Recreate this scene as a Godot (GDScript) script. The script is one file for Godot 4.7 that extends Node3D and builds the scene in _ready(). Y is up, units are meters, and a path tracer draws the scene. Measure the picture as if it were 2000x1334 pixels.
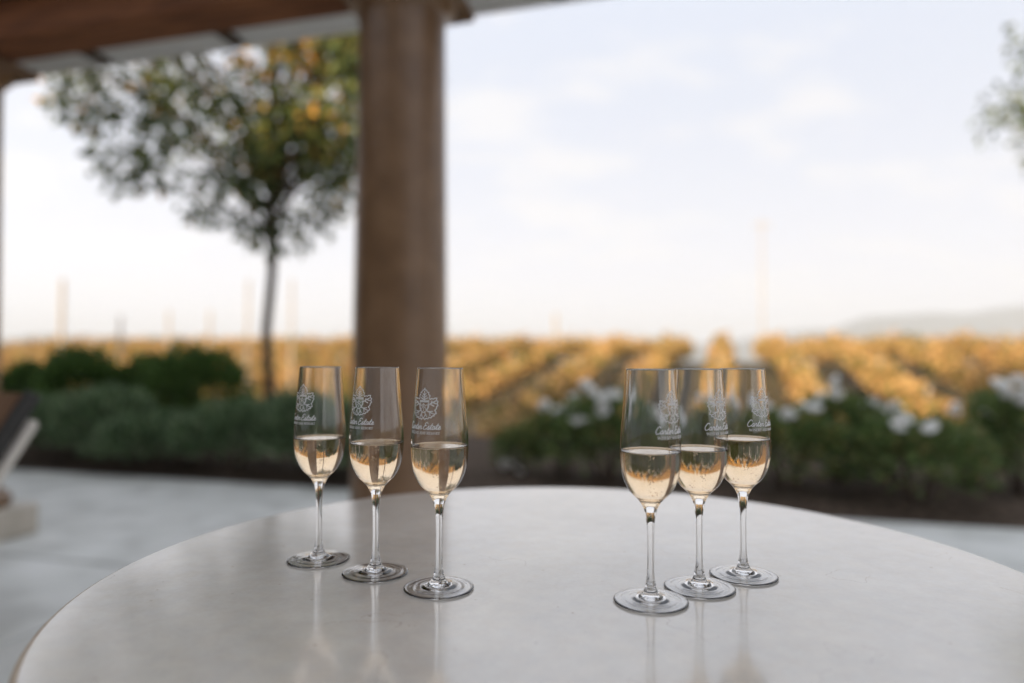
extends Node3D
# A round stone table with six flutes of sparkling wine under a columned pergola,
# a planted bed behind it and a vineyard climbing to a crest.

const TURN := -0.2714            # the pavilion, the bed and the vine rows share these axes
const TABLE_TOP := 0.73
const EYE := 0.9635
const ROWS_TURN := -0.304        # the vine rows
const BASE := -3.39
const SLOPE := 0.133             # how steeply the vineyard climbs

var along := Vector3(cos(TURN), 0, -sin(TURN))
var out_dir := Vector3(-sin(TURN), 0, -cos(TURN))
var rng := RandomNumberGenerator.new()
var taken := {}
var M := {}


# ---------------------------------------------------------------- helpers
func place(t: float, y: float, s: float) -> Vector3:
	return along * t + out_dir * s + Vector3(0, y, 0)


func numbered(called: String) -> String:
	if not taken.has(called):
		taken[called] = 0
		return called
	taken[called] += 1
	return "%s_%03d" % [called, taken[called]]


func thing(called: String, label: String, category: String, at := Vector3.ZERO, turn := 0.0, group := "") -> Node3D:
	var o := Node3D.new()
	o.name = numbered(called)
	add_child(o)
	o.position = at
	o.rotation.y = turn
	o.set_meta("label", label)
	o.set_meta("category", category)
	if group:
		o.set_meta("group", group)
	return o


func setting(called: String, at := Vector3.ZERO, turn := 0.0) -> Node3D:
	var o := Node3D.new()
	o.name = called
	add_child(o)
	o.position = at
	o.rotation.y = turn
	o.set_meta("kind", "structure")
	return o


func part(called: String, mesh: Mesh, mat: Material, parent: Node, at := Vector3.ZERO) -> MeshInstance3D:
	var o := MeshInstance3D.new()
	o.name = called
	o.mesh = mesh
	o.material_override = mat
	o.position = at
	parent.add_child(o, true)
	return o


func lin(r: float, g: float, b: float) -> Color:
	return Color(r, g, b).linear_to_srgb()


func mat(c: Color, rough: float, spec := 0.5) -> StandardMaterial3D:
	var m := StandardMaterial3D.new()
	m.albedo_color = c
	m.roughness = rough
	m.metallic_specular = spec
	return m


func mesh_of(v: PackedVector3Array, n: PackedVector3Array, idx: PackedInt32Array, uv := PackedVector2Array(), col := PackedColorArray()) -> ArrayMesh:
	# every face runs clockwise as seen from the side its normals point to
	for i in range(0, idx.size(), 3):
		var p := v[idx[i]]
		if (v[idx[i + 1]] - p).cross(v[idx[i + 2]] - p).dot(n[idx[i]] + n[idx[i + 1]] + n[idx[i + 2]]) > 0.0:
			var k := idx[i + 1]
			idx[i + 1] = idx[i + 2]
			idx[i + 2] = k
	var a := []
	a.resize(Mesh.ARRAY_MAX)
	a[Mesh.ARRAY_VERTEX] = v
	a[Mesh.ARRAY_NORMAL] = n
	a[Mesh.ARRAY_INDEX] = idx
	if uv.size():
		a[Mesh.ARRAY_TEX_UV] = uv
	if col.size():
		a[Mesh.ARRAY_COLOR] = col
	var m := ArrayMesh.new()
	m.add_surface_from_arrays(Mesh.PRIMITIVE_TRIANGLES, a)
	return m


# A smooth curve through profile points (radius, height).
func smooth_profile(p: Array, steps: int) -> PackedVector2Array:
	var o := PackedVector2Array()
	for i in p.size() - 1:
		var a: Vector2 = p[maxi(i - 1, 0)]
		var b: Vector2 = p[i]
		var c: Vector2 = p[i + 1]
		var d: Vector2 = p[mini(i + 2, p.size() - 1)]
		for k in steps:
			o.append(b.cubic_interpolate(c, a, d, float(k) / steps))
	o.append(p[p.size() - 1])
	return o


# Turns a profile about the y axis. The outside lies to the right of the direction of travel when it runs upwards.
func lathe(p: PackedVector2Array, seg: int, flip := false, hard := false) -> ArrayMesh:
	var v := PackedVector3Array()
	var n := PackedVector3Array()
	var uv := PackedVector2Array()
	var idx := PackedInt32Array()
	var rows := []
	if hard:
		for i in p.size() - 1:
			var d := (p[i + 1] - p[i]).normalized()
			rows.append([p[i], Vector2(d.y, -d.x)])
			rows.append([p[i + 1], Vector2(d.y, -d.x)])
	else:
		for i in p.size():
			var d := (p[mini(i + 1, p.size() - 1)] - p[maxi(i - 1, 0)]).normalized()
			rows.append([p[i], Vector2(d.y, -d.x)])
	for row in rows:
		var q: Vector2 = row[0]
		var nn: Vector2 = -row[1] if flip else row[1]
		for k in seg + 1:
			var a := TAU * k / seg
			v.append(Vector3(q.x * cos(a), q.y, q.x * sin(a)))
			n.append(Vector3(nn.x * cos(a), nn.y, nn.x * sin(a)))
			uv.append(Vector2(q.x * cos(a), q.x * sin(a)))
	for i in rows.size() - 1:
		if hard and i % 2 == 1:
			continue
		for k in seg:
			var a := i * (seg + 1) + k
			var b := a + seg + 1
			if flip:
				idx.append_array([a, b + 1, b, a, a + 1, b + 1])
			else:
				idx.append_array([a, b, b + 1, a, b + 1, a + 1])
	return mesh_of(v, n, idx, uv)


# A box with chamfered edges.
func block(size: Vector3, c := 0.006) -> ArrayMesh:
	var st := SurfaceTool.new()
	st.begin(Mesh.PRIMITIVE_TRIANGLES)
	st.set_smooth_group(-1)
	var h := size / 2
	var pts := {}
	for sx in [-1, 1]:
		for sy in [-1, 1]:
			for sz in [-1, 1]:
				var k := Vector3(sx, sy, sz)
				pts[[k, 0]] = Vector3(sx * h.x, sy * (h.y - c), sz * (h.z - c))
				pts[[k, 1]] = Vector3(sx * (h.x - c), sy * h.y, sz * (h.z - c))
				pts[[k, 2]] = Vector3(sx * (h.x - c), sy * (h.y - c), sz * h.z)
	var polys := []
	for ax in 3:
		var b := (ax + 1) % 3
		var d := (ax + 2) % 3
		for s in [-1, 1]:
			var face := []
			for q in [[-1, -1], [1, -1], [1, 1], [-1, 1]]:
				var k := Vector3.ZERO
				k[ax] = s
				k[b] = q[0]
				k[d] = q[1]
				face.append(pts[[k, ax]])
			polys.append(face)
		for s1 in [-1, 1]:
			for s2 in [-1, 1]:
				var k0 := Vector3.ZERO
				k0[b] = s1
				k0[d] = s2
				var k1 := k0
				k0[ax] = -1
				k1[ax] = 1
				polys.append([pts[[k0, b]], pts[[k1, b]], pts[[k1, d]], pts[[k0, d]]])
	for sx in [-1, 1]:
		for sy in [-1, 1]:
			for sz in [-1, 1]:
				var k := Vector3(sx, sy, sz)
				polys.append([pts[[k, 0]], pts[[k, 1]], pts[[k, 2]]])
	for f in polys:
		var mid := Vector3.ZERO
		for q in f:
			mid += q / f.size()
		var nn: Vector3 = (f[1] - f[0]).cross(f[2] - f[0])
		var g: Array = f.duplicate()
		if nn.dot(mid) > 0:
			g.reverse()
		for i in range(1, g.size() - 1):
			st.add_vertex(g[0])
			st.add_vertex(g[i])
			st.add_vertex(g[i + 1])
	st.generate_normals()
	return st.commit()


# A tapered limb through points with radii.
func limb(points: Array, radii: Array, seg := 8) -> ArrayMesh:
	var v := PackedVector3Array()
	var n := PackedVector3Array()
	var idx := PackedInt32Array()
	for i in points.size():
		var d: Vector3 = (points[mini(i + 1, points.size() - 1)] - points[maxi(i - 1, 0)]).normalized()
		var x := d.cross(Vector3(0.31, 0.2, 0.93)).normalized()
		var y := d.cross(x)
		for k in seg + 1:
			var a := TAU * k / seg
			var r: Vector3 = x * cos(a) + y * sin(a)
			v.append(points[i] + r * radii[i])
			n.append(r)
	for i in points.size() - 1:
		for k in seg:
			var a := i * (seg + 1) + k
			var b := a + seg + 1
			idx.append_array([a, b, b + 1, a, b + 1, a + 1])
	return mesh_of(v, n, idx)


# Collects many leaves in one mesh; each leaf is folded along its midrib.
class Leaves:
	var v := PackedVector3Array()
	var n := PackedVector3Array()
	var c := PackedColorArray()
	var idx := PackedInt32Array()

	func add(at: Vector3, dir: Vector3, up: Vector3, length: float, width: float, color: Color) -> void:
		var side := dir.cross(up).normalized()
		var nn := side.cross(dir).normalized()
		var base := v.size()
		var mid := at + dir * length * 0.45
		var lift := nn * width * 0.22
		v.append_array([at, mid - side * width * 0.5 + lift, at + dir * length - lift * 0.6, mid + side * width * 0.5 + lift])
		var na := (nn + side * 0.4).normalized()
		var nb := (nn - side * 0.4).normalized()
		n.append_array([nn, na, nn, nb])
		c.append_array([color, color, color, color])
		idx.append_array([base, base + 1, base + 2, base, base + 2, base + 3])


func leaves_mesh(l: Leaves) -> ArrayMesh:
	return mesh_of(l.v, l.n, l.idx, PackedVector2Array(), l.c)


func any_dir() -> Vector3:
	var y := rng.randf_range(-1, 1)
	var a := rng.randf() * TAU
	var r := sqrt(1 - y * y)
	return Vector3(r * cos(a), y, r * sin(a))


func pick(colors: Array) -> Color:
	var c: Color = colors[rng.randi() % colors.size()]
	var k := rng.randf_range(0.75, 1.25)
	return Color(c.r * k, c.g * k, c.b * k)


func noise(seed_: int, freq: float, octaves := 4, kind := FastNoiseLite.TYPE_SIMPLEX_SMOOTH) -> FastNoiseLite:
	var f := FastNoiseLite.new()
	f.seed = seed_
	f.frequency = freq
	f.noise_type = kind
	f.fractal_octaves = octaves
	return f


func noise_texture(seed_: int, freq: float, ramp: Array, size := 512, normal := 0.0, octaves := 5) -> NoiseTexture2D:
	var t := NoiseTexture2D.new()
	t.width = size
	t.height = size
	t.seamless = true
	t.noise = noise(seed_, freq, octaves)
	if normal > 0:
		t.as_normal_map = true
		t.bump_strength = normal
	else:
		var g := Gradient.new()
		var offs := PackedFloat32Array()
		var cols := PackedColorArray()
		for r in ramp:
			offs.append(r[0])
			cols.append(r[1])
		g.offsets = offs
		g.colors = cols
		t.color_ramp = g
	return t


func ground_height(s: float) -> float:
	if s < 4.7:
		return -0.16
	if s < 8.0:
		return -0.03
	if s < 11.0:
		var k := (s - 8.0) / 3.0
		return lerpf(-0.03, BASE + SLOPE * 11.0, k * k * (3 - 2 * k))
	if s < 29.0:
		return BASE + SLOPE * s
	if s < 47.0:
		return BASE + SLOPE * 29.0 + (s - 29.0) * 0.025
	return maxf(-9.0, BASE + SLOPE * 29.0 + 0.45 - (s - 47.0) * 0.16)


# ---------------------------------------------------------------- the scene
func _ready() -> void:
	rng.seed = 20240611
	camera_and_light()
	materials()
	terrain()
	patio()
	building()
	pavilion()
	mountains()
	vineyard()
	posts()
	trees()
	left_bed()
	roses()
	chair()
	table()
	glasses()


func camera_and_light() -> void:
	var cam := Camera3D.new()
	cam.name = "camera"
	add_child(cam)
	var lens := CameraAttributesPhysical.new()
	lens.frustum_focal_length = 24.0
	lens.frustum_near = 0.05
	lens.frustum_far = 9000.0
	lens.frustum_focus_distance = 0.715
	lens.exposure_aperture = 1.45
	cam.attributes = lens
	cam.position = Vector3(0, EYE, 0)
	cam.rotation_degrees = Vector3(1.63, 0, 0.2)
	cam.current = true

	var sun := DirectionalLight3D.new()
	sun.name = "sun"
	add_child(sun)
	var e := deg_to_rad(22.0)
	var az := deg_to_rad(26.0)      # behind the camera and to its left
	var to_sun := Vector3(-sin(az) * cos(e), sin(e), cos(az) * cos(e))
	sun.look_at_from_position(to_sun * 50, Vector3.ZERO)
	sun.light_color = Color(1.0, 0.88, 0.70)
	sun.light_energy = 1.15
	sun.light_angular_distance = 0.6
	sun.shadow_enabled = true

	var env := Environment.new()
	env.background_mode = Environment.BG_SKY
	env.sky = Sky.new()
	var sm := PanoramaSkyMaterial.new()
	sm.panorama = sky_picture(to_sun)
	env.sky.sky_material = sm
	env.tonemap_mode = Environment.TONE_MAPPER_LINEAR
	env.tonemap_exposure = 3.5
	env.fog_enabled = true
	env.fog_density = 0.00045
	env.fog_light_color = Color(0.88, 0.93, 1.0)
	env.sdfgi_enabled = true
	env.ssao_enabled = true
	env.ssil_enabled = true
	var we := WorldEnvironment.new()
	we.name = "world"
	we.environment = env
	add_child(we)


# Pale evening air, brightest near the horizon, with thin broken cloud.
func sky_picture(to_sun: Vector3) -> ImageTexture:
	var w := 1024
	var h := 512
	var im := Image.create(w, h, false, Image.FORMAT_RGBF)
	var f1 := noise(5, 0.9, 5)
	var f2 := noise(9, 2.6, 4)
	var flat := Vector2(to_sun.x, to_sun.z).normalized()
	for j in h:
		var el := PI * (0.5 - (j + 0.5) / h)
		var y := sin(el)
		var k := clampf(y, 0, 1)
		var base := Vector3(0.46, 0.445, 0.45).lerp(Vector3(0.226, 0.248, 0.296), 1 - exp(-k * 4.6))
		base = base.lerp(Vector3(0.31, 0.335, 0.385), smoothstep(0.35, 1.0, k))
		for i in w:
			var a := TAU * (i + 0.5) / w
			var d := Vector3(sin(a) * cos(el), y, -cos(a) * cos(el))
			var c := base
			if y > 0.0:
				var p := Vector2(d.x, d.z) / (y + 0.18)
				var q := f1.get_noise_2d(p.x * 1.3, p.y * 2.4) + 0.35 * f2.get_noise_2d(p.x * 1.6, p.y * 3.0)
				var cover := smoothstep(-0.02, 0.5, q) * smoothstep(0.0, 0.1, y)
				c = c.lerp(Vector3(0.318, 0.311, 0.311) * (1.0 + 0.4 * exp(-k * 5.0)), cover * 0.7)
			c *= 1.0 + 0.22 * Vector2(d.x, d.z).normalized().dot(flat) * (1.0 - k)
			im.set_pixel(i, j, Color(c.x, c.y, c.z))
	return ImageTexture.create_from_image(im)


func materials() -> void:
	# stone of the table
	var stone := mat(lin(1, 1, 1), 0.14, 0.7)
	stone.albedo_texture = table_picture()
	stone.uv1_scale = Vector3(0.5 / 0.52, 0.5 / 0.52, 1)
	stone.uv1_offset = Vector3(0.5, 0.5, 0)
	stone.roughness_texture = noise_texture(31, 0.012, [[0.0, Color(0.75, 0.75, 0.75)], [1.0, Color(1, 1, 1)]])
	stone.clearcoat_enabled = true
	stone.clearcoat = 0.6
	stone.clearcoat_roughness = 0.16
	M.stone = stone
	var edge := mat(lin(0.50, 0.41, 0.31), 0.55)
	edge.albedo_texture = noise_texture(32, 0.02, [[0.2, Color(0.86, 0.84, 0.82)], [0.8, Color(1, 1, 1)]])
	edge.uv1_triplanar = true
	edge.uv1_scale = Vector3.ONE * 4
	M.edge = edge
	var glass := mat(Color(1, 1, 1, 0), 0.0)
	glass.refraction_enabled = true
	glass.refraction_scale = 0.05
	M.glass = glass
	var wine := mat(lin(0.975, 0.79, 0.57), 0.0)
	wine.albedo_color.a = 0.0
	wine.refraction_enabled = true
	wine.refraction_scale = 0.034
	M.wine = wine
	var etch := mat(lin(0.9, 0.9, 0.9), 0.7, 0.3)
	etch.backlight_enabled = true
	etch.backlight = Color(1, 1, 1)
	M.print = etch

	var concrete := mat(lin(1, 1, 1), 0.62)
	concrete.albedo_texture = noise_texture(41, 0.006, [[0.15, lin(0.50, 0.505, 0.48)], [0.5, lin(0.62, 0.63, 0.60)], [0.9, lin(0.70, 0.705, 0.68)]], 1024)
	concrete.uv1_triplanar = true
	concrete.uv1_world_triplanar = true
	concrete.uv1_scale = Vector3.ONE * 0.37
	concrete.heightmap_enabled = true
	concrete.heightmap_scale = 0.3
	concrete.heightmap_texture = noise_texture(42, 0.05, [[0.0, Color.BLACK], [1.0, Color.WHITE]])
	M.concrete = concrete

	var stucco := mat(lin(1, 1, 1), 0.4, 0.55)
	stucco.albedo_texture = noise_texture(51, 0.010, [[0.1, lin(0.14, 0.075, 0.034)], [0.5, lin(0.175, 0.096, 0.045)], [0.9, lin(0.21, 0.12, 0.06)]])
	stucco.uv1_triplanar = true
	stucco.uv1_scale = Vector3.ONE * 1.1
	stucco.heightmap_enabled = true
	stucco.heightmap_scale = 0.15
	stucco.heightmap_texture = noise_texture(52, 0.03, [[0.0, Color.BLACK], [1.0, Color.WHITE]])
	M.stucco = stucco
	var plinth := stucco.duplicate()
	plinth.albedo_texture = noise_texture(53, 0.012, [[0.1, lin(0.38, 0.34, 0.28)], [0.9, lin(0.52, 0.47, 0.40)]])
	M.plinth = plinth

	M.beam = wood([0.14, 0.055, 0.026], [0.28, 0.115, 0.05], 61, Vector3(0.5, 6, 6))
	M.deck = wood([0.16, 0.085, 0.045], [0.26, 0.14, 0.075], 62, Vector3(6, 6, 0.5))
	M.rafter = wood([0.06, 0.045, 0.035], [0.10, 0.075, 0.055], 63, Vector3(6, 6, 0.5))
	M.soffit = wood([0.72, 0.70, 0.66], [0.82, 0.80, 0.76], 64, Vector3(0.5, 6, 6))
	M.chair_wood = wood([0.10, 0.055, 0.030], [0.22, 0.125, 0.07], 65, Vector3(9, 0.8, 9))
	M.chair_dark = mat(lin(0.018, 0.016, 0.014), 0.5)
	var cloth := mat(lin(0.62, 0.58, 0.52), 0.9, 0.2)
	cloth.rim_enabled = true
	cloth.rim = 0.3
	M.cloth = cloth
	M.post = wood([0.28, 0.25, 0.22], [0.44, 0.40, 0.36], 66, Vector3(8, 0.8, 8))
	var plaster := mat(lin(1, 1, 1), 0.9, 0.2)
	plaster.albedo_texture = noise_texture(54, 0.012, [[0.1, lin(0.13, 0.10, 0.075)], [0.9, lin(0.19, 0.155, 0.12)]])
	plaster.uv1_triplanar = true
	plaster.uv1_world_triplanar = true
	plaster.uv1_scale = Vector3.ONE * 0.4
	M.plaster = plaster

	var soil := mat(lin(1, 1, 1), 0.95, 0.2)
	soil.albedo_texture = noise_texture(71, 0.03, [[0.2, lin(0.035, 0.026, 0.020)], [0.55, lin(0.085, 0.062, 0.046)], [0.85, lin(0.16, 0.125, 0.095)]], 512)
	soil.uv1_triplanar = true
	soil.uv1_world_triplanar = true
	soil.uv1_scale = Vector3.ONE * 0.9
	M.soil = soil
	var earth := mat(lin(1, 1, 1), 0.95, 0.2)
	earth.albedo_texture = noise_texture(72, 0.02, [[0.2, lin(0.035, 0.032, 0.018)], [0.5, lin(0.065, 0.055, 0.033)], [0.85, lin(0.12, 0.095, 0.06)]], 512)
	earth.uv1_triplanar = true
	earth.uv1_world_triplanar = true
	earth.uv1_scale = Vector3.ONE * 0.21
	M.earth = earth
	M.hill = mat(lin(0.10, 0.11, 0.11), 0.95, 0.2)
	M.bark = wood([0.05, 0.035, 0.025], [0.12, 0.09, 0.065], 67, Vector3(10, 1.2, 10))

	var leaf := mat(lin(1, 1, 1), 0.55, 0.4)
	leaf.vertex_color_use_as_albedo = true
	leaf.cull_mode = BaseMaterial3D.CULL_DISABLED
	leaf.backlight_enabled = true
	leaf.backlight = Color(0.8, 0.8, 0.8)
	M.leaf = leaf
	var petal := mat(lin(0.86, 0.85, 0.82), 0.7, 0.3)
	petal.cull_mode = BaseMaterial3D.CULL_DISABLED
	petal.backlight_enabled = true
	petal.backlight = Color(0.9, 0.9, 0.9)
	M.petal = petal


func wood(dark: Array, light: Array, seed_: int, scale_: Vector3) -> StandardMaterial3D:
	var m := mat(lin(1, 1, 1), 0.7, 0.35)
	m.albedo_texture = noise_texture(seed_, 0.012, [[0.15, lin(dark[0], dark[1], dark[2])], [0.85, lin(light[0], light[1], light[2])]], 256)
	m.uv1_triplanar = true
	m.uv1_scale = scale_
	return m


# Honed stone: clouding, pores, hairline cracks and a few stains.
func table_picture() -> ImageTexture:
	var s := 1536
	var im := Image.create(s, s, false, Image.FORMAT_RGB8)
	var a := noise(81, 0.0032, 5)
	var b := noise(82, 0.02, 4)
	var d := noise(83, 0.09, 2)
	for j in s:
		for i in s:
			var k := 0.53 + 0.08 * a.get_noise_2d(i, j) + 0.035 * b.get_noise_2d(i, j) + 0.018 * d.get_noise_2d(i, j)
			var w := 0.012 * b.get_noise_2d(j + 900, i)
			im.set_pixel(i, j, Color(k + w, k * 0.925, k * 0.82 - w).linear_to_srgb())
	var r := RandomNumberGenerator.new()
	r.seed = 77
	for n in 44:
		var p := Vector2(r.randf() * s, r.randf() * s)
		var dir := r.randf() * TAU
		var long := r.randi_range(40, 210)
		var wander := r.randf_range(-0.02, 0.02)
		for k in long:
			dir += r.randf_range(-0.35, 0.35) + wander
			p += Vector2.from_angle(dir)
			if p.x < 1 or p.y < 1 or p.x >= s - 1 or p.y >= s - 1:
				break
			if r.randf() < 0.3:
				continue
			var c := im.get_pixelv(Vector2i(p))
			im.set_pixelv(Vector2i(p), c.lerp(Color(0.42, 0.38, 0.34), r.randf_range(0.2, 0.7)))
	for n in 240:
		var p := Vector2(r.randf_range(6, s - 6), r.randf_range(6, s - 6))
		var rad := r.randf_range(0.7, 2.4)
		var dark := r.randf_range(0.12, 0.45)
		for dy in range(-3, 4):
			for dx in range(-3, 4):
				if Vector2(dx, dy).length() < rad:
					var q := Vector2i(p) + Vector2i(dx, dy)
					im.set_pixelv(q, im.get_pixelv(q).lerp(Color(0.45, 0.4, 0.35), dark))
	return ImageTexture.create_from_image(im)


func terrain() -> void:
	var ss := [-2500.0, -400.0, -40.0, -6.0, 4.69, 4.71, 6.0, 7.9]
	var s := 8.0
	while s < 49.0:
		ss.append(s)
		s += 0.5
	ss.append_array([55.0, 70.0, 90.0, 200.0, 500.0, 1200.0, 2600.0, 5200.0])
	var ts := [-5000.0, -1500.0, -400.0, -120.0, -70.0]
	var t := -45.0
	while t <= 30.0:
		ts.append(t)
		t += 1.0
	ts.append_array([60.0, 150.0, 500.0, 1500.0, 5000.0])
	var f := noise(91, 0.16, 3)
	var st := SurfaceTool.new()
	st.begin(Mesh.PRIMITIVE_TRIANGLES)
	for a in ss:
		for b in ts:
			var y := ground_height(a)
			if a > 8 and a < 50:
				y += 0.10 * f.get_noise_2d(a * 2.0, b * 2.0)
			st.add_vertex(Vector3(b, y, -a))
	for i in ss.size() - 1:
		for j in ts.size() - 1:
			var p := i * ts.size() + j
			var q := p + ts.size()
			for k in [p, q, q + 1, p, q + 1, p + 1]:
				st.add_index(k)
	st.generate_normals()
	var g := part("ground", st.commit(), M.earth, self)
	g.rotation.y = TURN
	g.set_meta("kind", "structure")

	# the mulched bed along the patio
	st = SurfaceTool.new()
	st.begin(Mesh.PRIMITIVE_TRIANGLES)
	var f2 := noise(92, 0.9, 4)
	var cols := 160
	var rows := 34
	for i in rows + 1:
		for j in cols + 1:
			var edge := clampf(minf(i, rows - i) / 3.0, 0, 1)
			var x := lerpf(-12, 9, float(j) / cols)
			var z := lerpf(4.66, 8.3, float(i) / rows)
			st.add_vertex(Vector3(x, -0.005 + edge * (0.05 + 0.05 * f2.get_noise_2d(x * 3, z * 3)) - (0.25 if i == rows else 0.0), -z))
	for i in rows:
		for j in cols:
			var p := i * (cols + 1) + j
			var q := p + cols + 1
			for k in [p, q, q + 1, p, q + 1, p + 1]:
				st.add_index(k)
	st.generate_normals()
	var bed := part("planting_bed", st.commit(), M.soil, self)
	bed.rotation.y = TURN
	bed.set_meta("kind", "structure")


func patio() -> void:
	rng.seed = 706
	var p := setting("patio", Vector3.ZERO, TURN)
	var under := part("slab_base", block(Vector3(21.9, 0.1, 13.5), 0.01), M.concrete, p, Vector3(-1.5, -0.155, 2.15))
	under.set_meta("label", "concrete below the joints between the slabs")
	var s_lines := [-8.8, -6.9, -4.6, -2.2, 0.2, 2.62, 4.65]
	var t_lines := [-12.4, -9.8, -7.3, -4.79, -2.29, 0.21, 2.71, 5.2, 7.2, 9.4]
	for i in s_lines.size() - 1:
		for j in t_lines.size() - 1:
			var w: float = t_lines[j + 1] - t_lines[j] - 0.026
			var d: float = s_lines[i + 1] - s_lines[i] - 0.026
			part("slab", block(Vector3(w, 0.1, d), 0.008), M.concrete, p, Vector3((t_lines[j] + t_lines[j + 1]) / 2, -0.05 + rng.randf_range(-0.002, 0.0), -(s_lines[i] + s_lines[i + 1]) / 2))


func building() -> void:
	var b := thing("winery_building", "tall tan plastered building that shades the patio, out of view", "building", place(-8.5, -0.1, -9.0), TURN)
	part("wall", block(Vector3(30, 9.0, 0.4), 0.02), M.plaster, b, Vector3(2, 4.5, 0))
	part("added_shade_wing", block(Vector3(0.4, 5.4, 12.8), 0.02), M.plaster, b, Vector3(2.0, 2.7, -6.62))  # unseen wing, added to block the sky left of the column and darken that side
	part("roof", block(Vector3(30.6, 0.25, 5.0), 0.02), M.plaster, b, Vector3(2, 9.13, 2.2))


func pavilion() -> void:
	var p := thing("pavilion", "open pavilion with round tan columns and brown timber beam over the table", "pavilion", Vector3.ZERO, TURN)
	# shaft with a slight swelling, a rounded cushion below the square capital
	var shaft := lathe(smooth_profile([Vector2(0.205, 0.3), Vector2(0.203, 0.7), Vector2(0.199, 1.2), Vector2(0.193, 1.7), Vector2(0.187, 2.15), Vector2(0.185, 2.43)], 4), 48)
	var base_ring := lathe(smooth_profile([Vector2(0.255, 0.17), Vector2(0.268, 0.2), Vector2(0.258, 0.235), Vector2(0.226, 0.245), Vector2(0.222, 0.27), Vector2(0.215, 0.295), Vector2(0.203, 0.302)], 4), 48)
	var echinus := lathe(smooth_profile([Vector2(0.186, 2.425), Vector2(0.19, 2.445), Vector2(0.202, 2.468), Vector2(0.225, 2.49), Vector2(0.235, 2.505), Vector2(0.235, 2.522)], 4), 48)
	for t in [-3.83, -1.25, 1.40]:
		var c := Node3D.new()
		c.name = "column"
		p.add_child(c, true)
		c.position = Vector3(t, 0, -2.7)
		part("plinth", block(Vector3(0.56, 0.168, 0.56), 0.012), M.plinth, c, Vector3(0, 0.086, 0))
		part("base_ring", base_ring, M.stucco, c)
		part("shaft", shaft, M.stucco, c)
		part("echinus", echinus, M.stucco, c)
		part("abacus", block(Vector3(0.50, 0.055, 0.50), 0.012), M.stucco, c, Vector3(0, 2.548, 0))
	part("beam", block(Vector3(10.5, 0.209, 0.24), 0.01), M.beam, p, Vector3(-1.6, 2.681, -2.7))
	for t in [-3.82, -1.24, 1.40]:
		part("tie_beam", block(Vector3(0.12, 0.2, 11.3), 0.01), M.beam, p, Vector3(t, 2.68, 3.1))
	for k in range(-3, 8):
		part("rafter", rafter(), M.rafter, p, Vector3(-2.6 + 0.96 * k, 0, 0))
	var n := 0
	var s := 2.448
	while s < 3.3:
		var outside := s > 2.78
		part("soffit_board" if outside else "ceiling_board", block(Vector3(10.9, 0.022, 0.158), 0.004), M.soffit if outside else M.deck, p, Vector3(-1.6, 2.836 + 0.001 * (n % 2), -(s + 0.08)))
		s += 0.164
		n += 1
	part("fascia", block(Vector3(11.0, 0.16, 0.03), 0.005), M.soffit, p, Vector3(-1.6, 2.885, -3.40))
	part("roof_covering", block(Vector3(11.0, 0.05, 1.0), 0.01), M.rafter, p, Vector3(-1.6, 2.985, -2.92))


# A rafter whose tail thins towards the eave.
func rafter() -> ArrayMesh:
	var side := [Vector2(-2.44, 2.787), Vector2(-2.44, 2.825), Vector2(-3.37, 2.825), Vector2(-3.37, 2.80), Vector2(-2.9, 2.787)]
	var st := SurfaceTool.new()
	st.begin(Mesh.PRIMITIVE_TRIANGLES)
	st.set_smooth_group(-1)
	for x in [-0.035, 0.035]:
		for i in range(1, side.size() - 1):
			var tri := [side[0], side[i], side[i + 1]]
			if x > 0:
				tri.reverse()
			for q in tri:
				st.add_vertex(Vector3(x, q.y, q.x))
	for i in side.size():
		var a: Vector2 = side[i]
		var b: Vector2 = side[(i + 1) % side.size()]
		var q := [Vector3(-0.035, a.y, a.x), Vector3(0.035, a.y, a.x), Vector3(0.035, b.y, b.x), Vector3(-0.035, b.y, b.x)]
		for k in [0, 1, 2, 0, 2, 3]:
			st.add_vertex(q[k])
	st.generate_normals()
	return st.commit()


func mountains() -> void:
	# two far ridges; the haze between makes them pale
	ridge("mountain_range", 2300.0, [[-2600, 40], [-1900, 62], [-1500, 84], [-1100, 75], [-700, 50], [-250, 40], [250, 55], [650, 62], [1000, 108], [1250, 152], [1500, 172], [1750, 190], [2100, 182], [2500, 215], [3000, 190]], 3)


func ridge(called: String, dist: float, line: Array, seed_: int) -> void:
	var f := noise(seed_, 0.004, 5)
	var st := SurfaceTool.new()
	st.begin(Mesh.PRIMITIVE_TRIANGLES)
	var cols := 120
	var rows := 10
	for j in rows + 1:
		for i in cols + 1:
			var x := lerpf(line[0][0], line[line.size() - 1][0], float(i) / cols)
			var h := 0.0
			for k in line.size() - 1:
				if x >= line[k][0] and x <= line[k + 1][0]:
					var w: float = (x - line[k][0]) / (line[k + 1][0] - line[k][0])
					h = lerpf(line[k][1], line[k + 1][1], w * w * (3 - 2 * w))
			var u := float(j) / rows
			var up := sin(u * PI) if u > 0.5 else sin(u * PI)
			st.add_vertex(Vector3(x, -12 + (h + 12 + 14 * f.get_noise_2d(x, u * 300)) * up, -dist - (u - 0.5) * 700))
	for j in rows:
		for i in cols:
			var p := j * (cols + 1) + i
			var q := p + cols + 1
			for k in [p, q, q + 1, p, q + 1, p + 1]:
				st.add_index(k)
	st.generate_normals()
	var o := part(called, st.commit(), M.hill, self)
	o.set_meta("kind", "structure")


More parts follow.
